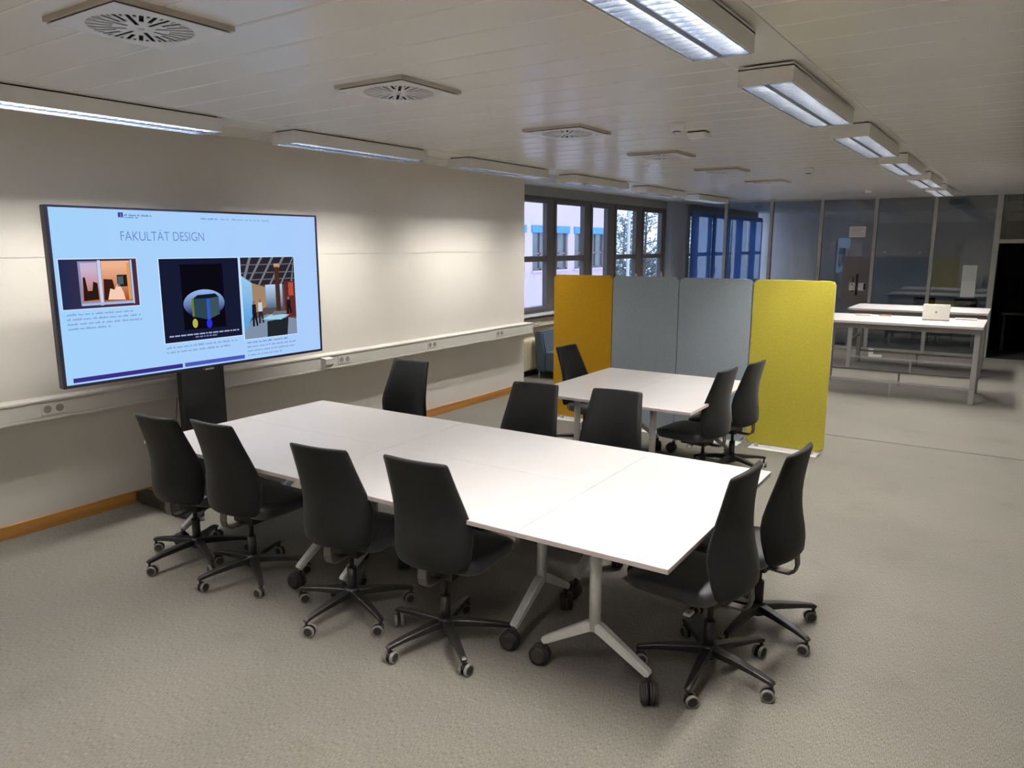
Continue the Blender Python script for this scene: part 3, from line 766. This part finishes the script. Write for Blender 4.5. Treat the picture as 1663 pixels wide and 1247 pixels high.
def chair(label, group, x, y, rot, phase, dz=0.0, lean=0.0):
    t = thing('office_chair', label, 'chair', (x, y, 0), R(rot), group)
    if not CH:
        CH['backrest'] = back_mesh(); CH['seat'] = seat_mesh(); CH['back_support'] = support_mesh()
        b = MB().box(-.085, .085, -.06, .17, .36, .415, .012, 2).box(-.15, .15, .02, .14, .395, .418, .004, 1)
        me = b.mesh('seat_mechanism'); me.materials.append(M_black); CH['seat_mechanism'] = me
        b = MB().cyl((-.07, .02, .388), (-.20, .02, .382), .007, n=8)
        me = b.mesh('lever'); me.materials.append(M_black); CH['lever'] = me
        b = MB().cyl((0, 0, .115), (0, 0, .26), .026, n=16).cyl((0, 0, .26), (0, 0, .37), .014, n=14)
        me = b.mesh('gas_column'); me.materials.append(M_black); CH['gas_column'] = me
        b = MB().lathe([(.03, .07), (.045, .08), (.046, .125), (.034, .145)], 20)
        me = b.mesh('base_hub'); me.materials.append(M_black); CH['base_hub'] = me
        b = MB().box(-.245, -.19, -.002, .034, .374, .390, .005, 1)
        me = b.mesh('lever_tip'); me.materials.append(mat('lever_silver', (.6, .6, .58), .35, metal=.5, noise=(20, .05))); CH['lever_tip'] = me
        CH['base_arm'] = arm_mesh(); CH['caster'] = caster_mesh(); CH['tread'] = tread_mesh()
    for n in ('backrest', 'seat', 'back_support', 'seat_mechanism', 'lever', 'gas_column', 'base_hub'):
        o = put(n, CH[n], t)
        if n not in ('gas_column', 'base_hub'): o.location.z = dz
        if n == 'backrest' and lean:      # back set more upright about its lower edge
            o.matrix_local = Matrix.Translation((0, -.15, .46 + dz)) @ Matrix.Rotation(R(-lean), 4, 'X') @ Matrix.Translation((0, .15, -.46))
        if n == 'lever': put('lever_tip', CH['lever_tip'], o)['label'] = 'silver lever tip'
        if n == 'backrest': o['label'] = 'tall black upholstered backrest curving backwards at the top'
    rnd = random.Random(int(x * 1000 + y * 77))
    for i in range(5):
        a = R(phase - rot) + i * 2 * PI / 5
        put('base_arm', CH['base_arm'], t, (0, 0, 0), a)
        c = put('caster', CH['caster'], t, (.327 * math.cos(a), .327 * math.sin(a), 0), a + rnd.uniform(-1.2, 1.2))
        put('tread', CH['tread'], c)
    return t
G1 = 'black office chairs around the long table'
G2 = 'black office chairs around the square table'
chair('black office chair at the long table nearest the big screen, near side', G1, 1.365, 2.665, 6.4, -126.6 + 36, -.03)
chair('black office chair second from the big screen on the near side of the long table', G1, 1.90, 2.69, 2.3, -66 + 36, -.005)
chair('black office chair third from the big screen on the near side of the long table', G1, 2.735, 2.71, 7.8, -54.6 + 36, -.02)
chair('black office chair fourth from the big screen on the near side, whole back in view', G1, 3.375, 2.735, 4.1, -72.4 + 36, .008)
chair('black office chair at the head of the long table, the one nearer the camera', G1, 4.575, 3.23, 86.8, -14, 0, 10)
chair('black office chair at the long table head, the one nearer the yellow screen', G1, 4.645, 3.79, 85.3, 7.7 + 36, -.02, 7)
chair('black office chair alone between the long table and the cream wall sockets', G1, 1.255, 4.71, 187.2, 10, -.02)
chair('black office chair facing us behind the long table, in front of the amber screen', G1, 2.775, 4.36, 186.5, 25, -.02)
chair('black office chair facing us behind the long table, hiding the square table edge', G1, 3.39, 4.45, 185.6, 50, -.02)
chair('black office chair in front of the amber screen, wall side of the square table', G2, 2.15, 6.46, -93.3, -20, -.01)
chair('black office chair at the square table beside the yellow screen, nearer the camera', G2, 3.54, 6.00, 83.2, 20, -.02, 4)
chair('black office chair close before the yellow screen, the farther one at the square table', G2, 3.62, 6.54, 83.4, 45, -.02, 4)

# ------------------------------------------------------------------ folding tables on Y legs
FH = .74
def y_table(label, group, loc, rotz, sx, sy, posts_, along, legcover=False):
    """top sx x sy with its near-left corner at loc; posts_: list of (x, y); feet spread along 'x' or 'y'"""
    t = thing('folding_table', label, 'table', loc, rotz, group)
    g = .0012
    b = MB(); b.box(g, sx - g, g, sy - g, FH - .024, FH, .002, 1)
    for f in b.bm.faces:
        if abs(f.normal.z) < .5: f.material_index = 1
    b.build('tabletop', [M_white, M_edge], t)
    pts = []
    for px, py in posts_:
        l = MB(); l.cyl((px, py, .265), (px, py, FH - .04), .027, n=18)
        lg = l.build('leg', M_silver, t)
        MB().box(px - .05, px + .05, py - .05, py + .05, FH - .06, FH - .024, .006, 1).build('flip_bracket', M_black, t)
        ux, uy = (1, 0) if along == 'x' else (0, 1)
        for s in (-1, 1):
            f = MB()
            P = lambda d, z: (px + ux * d * s, py + uy * d * s, z)
            f.bar([P(0, .285), P(.03, .275), P(.26, .135), P(.275, .126)], [.046, .046, .042, .040], [.052, .05, .036, .030], side=(0, 0, 1))
            bmesh.ops.bevel(f.bm, geom=f.bm.edges[:], offset=.006, segments=2, affect='EDGES')
            f.build('foot', M_silver, lg)
            c = MB()
            c.cyl(P(.268, .085), P(.268, .13), .014, n=12)
            d = Vector((math.cos(1.1 + s), math.sin(1.1 + s), 0)); nrm = Vector((-d.y, d.x, 0)); ctr = Vector(P(.268, .05)) - d * .022
            for q in (-1, 1):
                prof = [(.030, .036), (.042, .034), (.049, .026), (.050, .016), (.049, .004)]
                for (ra, da), (rb_, db) in zip(prof, prof[1:]): c.cyl(ctr + nrm * q * da, ctr + nrm * q * db, ra, rb_, n=20, caps=True)
            h = Vector(P(.268, .082)); c.cyl(h - d * .02, h + d * .012, .018, .014, n=10)
            c.build('caster', M_blk2, lg)
        pts.append((px, py))
    (ax, ay), (bx_, by_) = pts
    MB().box(min(ax, bx_) - .02, max(ax, bx_) + .02, min(ay, by_) - .02, max(ay, by_) + .02, FH - .055, FH - .03).build('cross_beam', M_black, t)
    return t
LA = R(.726)
ORG = Vector((4.59, 2.64, 0))            # near corner of the table end
def TL(u, v):                            # u towards the wall, v away from the camera
    return (ORG.x - u * math.cos(LA) - v * math.sin(LA), ORG.y - u * math.sin(LA) + v * math.cos(LA), 0)
GT = 'white folding tables joined into the long table'
DP = 1.555; HD = DP / 2; S1, S2, LT = .7236, 2.1605, 3.6276
y_table('white folding table closing the long table crosswise, its free end beside two chairs', GT, TL(S1, 0), LA, S1, DP, [(S1 / 2 - .06, .21), (S1 / 2 - .06, DP - .21)], 'x')
y_table('white folding table in the middle of the long table, on the camera side', GT, TL(S2, 0), LA, S2 - S1, HD, [(.17, HD / 2 + .03), (S2 - S1 - .16, HD / 2 + .12)], 'y')
y_table('white folding table in the middle of the long table, on the far side', GT, TL(S2, HD), LA, S2 - S1, HD, [(.17, HD / 2), (S2 - S1 - .16, HD / 2)], 'y')
y_table('white folding table of the long table nearest the big screen, on the camera side', GT, TL(LT, 0), LA, LT - S2, HD, [(.17, HD / 2), (LT - S2 - .16, HD / 2)], 'y')
y_table('white folding table of the long table nearest the big screen, on the far side', GT, TL(LT, HD), LA, LT - S2, HD, [(.17, HD / 2), (LT - S2 - .16, HD / 2)], 'y')
GQ = 'white folding tables joined into the square table'
y_table('white folding table forming the wall side half of the square table', GQ, (2.16, 5.385, 0), 0, .742, 1.6, [(.38, .22), (.38, 1.38)], 'x')
y_table('white folding table forming the half of the square table beside the yellow screen', GQ, (2.902, 5.385, 0), 0, .742, 1.6, [(.345, .22), (.345, 1.38)], 'x')

# ------------------------------------------------------------------ felt screens
SY = 7.42
def felt(label, x0, x1, m, group=None):
    wd = x1 - x0; zc = (.05 + 1.672) / 2; h = 1.672 - .05
    t = thing('partition_screen', label, 'screen', ((x0 + x1) / 2, SY, 0), 0, group)
    b = MB(); b.prism(rrect(wd - .006, h, .035, 6), -.022, .022, tr=lambda v: Vector((v.x, v.z, v.y + zc)))
    es = [e for e in b.bm.edges if all(len(f.verts) > 8 for f in e.link_faces if False) or sum(len(f.verts) > 8 for f in e.link_faces) == 1]
    bmesh.ops.bevel(b.bm, geom=es, offset=.012, segments=3, affect='EDGES')
    for f in b.bm.faces: f.smooth = len(f.verts) <= 4
    b.build('felt_panel', m, t)
    M_f = mat('foot_white', (.76, .75, .73), .4, noise=(8, .03))
    for s in (-1, 1):
        x = s * (wd / 2 - .11)
        MB().box(x - .018, x + .018, -.012, .012, .008, .056).build('foot_post', M_f, t)
    MB().box(-wd / 2 + .05, wd / 2 - .05, -.085, .085, 0, .009, .003, 1).build('base_plate', M_f, t)
    return t
felt('amber felt partition screen at the wall end of the row', 1.226, 1.966, M_amber)
felt('blue grey felt partition screen beside the amber one', 1.969, 2.722, M_grayf)
felt('blue grey felt partition screen beside the yellow one', 2.724, 3.472, M_grayf)
felt('lime yellow felt partition screen at the free end of the row', 3.484, 4.232, M_yell)

# ------------------------------------------------------------------ high tables at the back
M_hleg = mat('grey_metal_leg', (.36, .36, .36), .45, metal=.25, noise=(20, .05))
def high_table(label, x0, x1, y0, y1):
    t = thing('high_table', label, 'table', (x0, y0, 0), 0, 'high tables before the glass partition')
    W_, D_ = x1 - x0, y1 - y0
    b = MB().box(0, W_, 0, D_, .966, 1.0, .003, 1); b.build('tabletop', M_white, t)
    MB().box(.02, W_ - .02, .06, .10, .90, .966).box(.02, W_ - .02, D_ - .10, D_ - .06, .90, .966).box(.03, .07, .1, D_ - .1, .90, .966).box(W_ - .07, W_ - .03, .1, D_ - .1, .90, .966).build('apron', mat('apron_grey', (.30, .27, .27), .5, noise=(9, .05)), t)
    for x in (.02, W_ - .09):
        for y in (.08, D_ - .13):
            MB().box(x, x + .065, y, y + .055, 0.0, .966, .004, 1).build('leg', M_hleg, t)
    for y in (.10, D_ - .11):
        r_ = MB().box(.06, W_ - .06, y, y + .025, .18, .21, .003, 1).build('foot_rail', M_hleg, t)
        MB().box(W_ / 2 - .012, W_ / 2 + .012, y + .002, y + .023, 0, .18).build('rail_prop', M_hleg, r_)
    for x in (.04, W_ - .07):
        MB().box(x, x + .03, .13, D_ - .13, .46, .49).build('side_rail', M_hleg, t)
    return t
high_table('high white table behind the yellow screen, carrying an open laptop', 3.33, 5.325, 10.88, 12.05)
high_table('high white table close to the glass partition, behind the laptop table', 3.36, 5.30, 13.15, 14.25)
lp = thing('laptop', 'open silver laptop seen from behind on the front high table', 'laptop', (4.745, 11.50, 1.0), R(2))
M_lap = mat('silver_laptop', (.52, .50, .44), .42, metal=.35, noise=(30, .04))
MB().box(-.16, .16, .0, .225, 0, .014, .004, 2).build('keyboard_base', M_lap, lp)
b = MB().box(-.16, .16, -.004, .004, 0, .215, .003, 2)
bmesh.ops.rotate(b.bm, verts=b.bm.verts[:], cent=(0, 0, 0), matrix=Matrix.Rotation(R(18), 3, 'X').inverted())
for v in b.bm.verts: v.co += Vector((0, 0, .012))
lid = b.build('screen_lid', M_lap, lp)
b = MB()
ap = [(0, -.012), (.006, -.014), (.012, -.008), (.013, .003), (.008, .010), (.001, .008), (-.006, .010), (-.012, .004), (-.013, -.004), (-.008, -.013)]
b.prism(ap, -.0062, -.0042, tr=lambda v: Vector((v.x, v.z, v.y + .105)))
b.prism([(.001, .011), (.006, .013), (.007, .019), (.002, .016)], -.0062, -.0042, tr=lambda v: Vector((v.x, v.z, v.y + .105)))
bmesh.ops.rotate(b.bm, verts=b.bm.verts[:], cent=(0, 0, 0), matrix=Matrix.Rotation(R(18), 3, 'X').inverted())
for v in b.bm.verts: v.co += Vector((0, 0, .012))
b.build('emblem', mat('emblem_dark', (.12, .11, .10), .3, noise=(9, .05)), lid)
def booklet(label, x, y, wd, dp, h, col, name='notebook'):
    t = thing(name, label, 'notebook', (x, y, 1.0), R(4))
    MB().box(-wd / 2, wd / 2, -dp / 2, dp / 2, 0, h * .25).box(-wd / 2, wd / 2, -dp / 2, dp / 2, h * .75, h, .001, 1).build('cover', mat('cover_' + str(int(x * 100)), col, .6, noise=(12, .08)), t)
    MB().box(-wd / 2 + .004, wd / 2 - .004, -dp / 2 + .004, dp / 2 - .004, h * .25, h * .75).build('pages', mat('paper', (.78, .74, .70)), t)
booklet('pale beige booklet at the far edge of the front high table', 3.80, 11.88, .21, .15, .012, (.55, .47, .40))
booklet('brown booklet beside the pale booklet on the front high table', 4.08, 11.93, .16, .12, .012, (.34, .17, .08))
booklet('light notebook beside the laptop at the free end of the front high table', 5.08, 11.90, .26, .18, .015, (.62, .55, .52))
wb_ = thing('white_box', 'small white box on the floor between the high tables and the glass', 'box', (3.53, 14.85, 0), R(10))
MB().box(-.05, .03, -.05, .06, 0, .14, .004, 1).build('carton', M_duct, wb_)
MB().box(.03, .17, -.05, .05, 0, .035, .004, 1).build('flap', M_duct, wb_)

# ------------------------------------------------------------------ things in the room behind the glass
M_btop = mat('back_table_top', (.72, .70, .48), .4, noise=(6, .03))
def back_table(label, x0, x1, y0, y1, front=True):
    t = thing('desk', label, 'table', (x0, y0, 0), 0)
    W_, D_ = x1 - x0, y1 - y0
    MB().box(0, W_, 0, D_, .715, .745, .003, 1).build('tabletop', M_btop, t)
    for x in (.06, W_ - .10):
        for y in (.06, D_ - .10): MB().box(x, x + .04, y, y + .04, 0, .715).build('leg', M_hleg, t)
    if front: MB().box(.25, W_ - .25, D_ - .05, D_ - .03, .35, .70).build('modesty_panel', M_btop, t)
back_table('pale yellow table behind the glass partition', 2.85, 5.05, 17.2, 18.0)
def dark_chair(x, y, r, where):
    t = thing('visitor_chair', 'dark chair behind the glass, ' + where, 'chair', (x, y, 0), r, 'chairs behind the glass')
    MB().box(-.22, .22, -.22, .22, .42, .47, .015, 2).build('seat', M_fab, t)
    b = MB().box(-.21, .21, -.25, -.21, .52, .88, .012, 2); b.build('backrest', M_fab, t)
    for x_ in (-.19, .19):
        MB().bar([(x_, -.23, .85), (x_, -.22, .45), (x_, -.22, 0)], .02, .02, side=(1, 0, 0)).build('leg', M_black, t)
        MB().box(x_ - .01, x_ + .01, .19, .21, 0, .43).build('leg', M_black, t)
for a in ((3.95, 18.35, 3.1, 'beyond the middle of the pale table'), (4.75, 18.3, 3.2, 'at the doorway end of the pale table')): dark_chair(*a)
pn = thing('glass_notice', 'tall white sheet hung on the glass beside the doorway', 'sign', (4.877, GY - .009, 1.36))
MB().box(-.11, .11, -.003, 0, -.285, .285).build('sheet', mat('sheet_white', (.82, .86, .84), .6, noise=(5, .02)), pn)
MB().box(-.105, .105, -.0042, -.003, -.0, .27).build('print_area', mat('sheet_pale', (.74, .80, .76), .6, noise=(5, .03)), pn)
dt = thing('side_table', 'grey table edge dimly seen in the dark doorway', 'table', (5.42, GY + 1.2, 0))
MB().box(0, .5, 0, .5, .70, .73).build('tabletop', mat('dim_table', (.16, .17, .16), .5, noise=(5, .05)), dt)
for x in (.03, .43):
    for y in (.03, .43): MB().box(x, x + .04, y, y + .04, 0, .70).build('leg', M_black, dt)

# ------------------------------------------------------------------ outside
ZG = -3.6
struct(MB().box(-90, XW - .3, -20, 140, ZG - .2, ZG).build('ground_outside', mat('snowy_yard', (.55, .58, .62), .8, noise=(.25, .3))), 'pale yard below the windows')
bl = thing('office_building', 'pale pink office block with blue shutter boxes across the yard', 'building', (-12, 0, 0))
M_fac = mat('pink_render', (.80, .62, .68), .8, noise=(.6, .04))
wins = []
yv = 27.8 - 3.72 * 3
while yv < 35: wins.append(yv); yv += 3.72
floors = (-.65 - .0, 2.85, 6.35)
YEND = 35.6
g = MB()
# facade with real window openings: strips between windows
def strips(z0, z1, holes):
    ys = [-12.0]
    for a in holes: ys += [a, a + 3.1]
    ys.append(YEND)
    for i in range(0, len(ys), 2): g.box(-.35, 0, ys[i], ys[i + 1], z0, z1)
zprev = ZG
for zt in floors:
    g.box(-.35, 0, -12, YEND, zprev, zt - 1.95)
    strips(zt - 1.95, zt, wins)
    zprev = zt
g.box(-.35, 0, -12, YEND, zprev, 9.0)
g.box(-10, -.35, YEND - .35, YEND, ZG, 9.0).box(-10, 0, -12, YEND, 9.0, 9.25)
g.build('facade', M_fac, bl)
M_blue = mat('shutter_blue', (.10, .36, .72), .5, noise=(3, .04))
M_pk = mat('frame_brown', (.26, .20, .21), .5, noise=(5, .05))
M_wg = mat('far_window_glass', (.12, .15, .16), .1, spec=.8, noise=(1.5, .3))
for zt in floors:
    for a in wins:
        b_ = MB().box(-.2, -.1, a, a + 3.1, zt - 1.95, zt - .32)
        w_ = MB()
        for y in (a, a + .72, a + 1.5, a + 2.28, a + 3.02): w_.box(-.22, -.08, y, y + .09, zt - 1.95, zt - .3)
        w_.box(-.22, -.08, a, a + 3.1, zt - 1.95, zt - 1.86).box(-.22, -.08, a, a + 3.1, zt - 1.25, zt - 1.18)
        fr = w_.build('window', M_pk, bl)
        MB().box(-.19, -.14, a + .05, a + 3.05, zt - 1.9, zt - .3).build('pane', M_wg, fr)
        MB().box(-.25, .06, a - .1, a + 3.2, zt - .32, zt, .02, 1).build('shutter_box', M_blue, bl)
        MB().box(-.1, .12, a - .1, a + 3.2, zt - 2.03, zt - 1.95).build('window_sill', M_fac, bl)
lamp = thing('street_lamp', 'tall thin white lamp post beyond the windows', 'lamp post', (-10, 33.2, ZG))
MB().cyl((0, 0, 0), (0, 0, 8.2), .09, .06, n=12).build('pole', mat('lamp_grey', (.72, .75, .8), .5, noise=(3, .04)), lamp)
MB().box(-.12, .9, -.12, .12, 8.15, 8.28, .03, 1).build('lamp_head', mat('lamp_grey', (.72, .75, .8)), lamp)
def tree(name, label, x, y, h, seed, dark):
    rnd = random.Random(seed)
    t = thing(name, label, 'tree', (x, y, ZG), 0, 'trees across the yard')
    tr = MB(); M_b = mat('bark', (.10, .085, .075), .9, noise=(6, .2))
    tr.cyl((0, 0, 0), (.1, 0, h * .8), .16, .05, n=8)
    tips = []
    for k in range(26):
        z = h * (.25 + .6 * k / 26); a = rnd.uniform(0, 2 * PI); l = h * .28 * (1.05 - k / 30)
        q = Vector((math.cos(a) * l, math.sin(a) * l, z + l * rnd.uniform(.2, .6)))
        tr.cyl((.05, 0, z), q, .045, .012, n=5); tips.append((Vector((.05, 0, z)), q))
        for _ in range(3):
            c = Vector((.05, 0, z)).lerp(q, rnd.uniform(.4, .95))
            d = c + Vector((rnd.uniform(-1, 1), rnd.uniform(-1, 1), rnd.uniform(0, 1))) * l * .4
            tr.cyl(c, d, .016, .006, n=4); tips.append((c, d))
    tr.build('trunk', M_b, t)
    lf = MB()
    for _ in range(1500):
        a, b_ = rnd.choice(tips); c = a.lerp(b_, rnd.uniform(.35, 1.1)) + Vector((rnd.gauss(0, .25), rnd.gauss(0, .25), rnd.gauss(0, .22)))
        u = Vector((rnd.uniform(-1, 1), rnd.uniform(-1, 1), rnd.uniform(-1, 1))).normalized() * .10
        v = u.cross(Vector((rnd.uniform(-1, 1), rnd.uniform(-1, 1), rnd.uniform(-1, 1)))).normalized() * .055
        vs = [lf.bm.verts.new(c + o) for o in (-u, v, u, -v)]; lf.bm.faces.new(vs)
    o = lf.build('foliage', mat('leaf_%d' % dark, [(.26, .30, .30), (.17, .20, .20)][dark], .8, noise=(2, .3)), t); o['kind'] = 'stuff'
tl = ['slender grey green tree behind the lamp post', 'bushy dark tree left of the lamp post behind the fourth window', 'loose pale tree behind the fifth window', 'tall dark tree behind the fifth window', 'broad tree farthest back across the yard', 'low bushy tree at the end of the pink block']
for k, (x, y, h) in enumerate(((-14, 44, 9.5), (-20, 50, 9), (-11.5, 48, 9), (-15, 56, 9.5), (-26, 66, 9.5), (-18, 44, 7.0))): tree('deciduous_tree', tl[k], x, y, h, 30 + k, k % 2)
hd = thing('clipped_hedge', 'dark hedge along the far edge of the yard', 'hedge', (-24, 74, ZG))
hb = MB(); rnd = random.Random(3)
for _ in range(5000):
    c = Vector((rnd.uniform(-24, 24), rnd.uniform(-1, 1), rnd.uniform(0, 4.2)))
    u = Vector((rnd.uniform(-1, 1), rnd.uniform(-1, 1), rnd.uniform(-1, 1))).normalized() * .35
    v = u.cross(Vector((rnd.uniform(-1, 1), rnd.uniform(-1, 1), rnd.uniform(-1, 1)))).normalized() * .2
    hb.bm.faces.new([hb.bm.verts.new(c + o) for o in (-u, v, u, -v)])
o = hb.build('foliage', mat('leaf_hedge', (.13, .17, .16), .8, noise=(2, .3)), hd); o['kind'] = 'stuff'
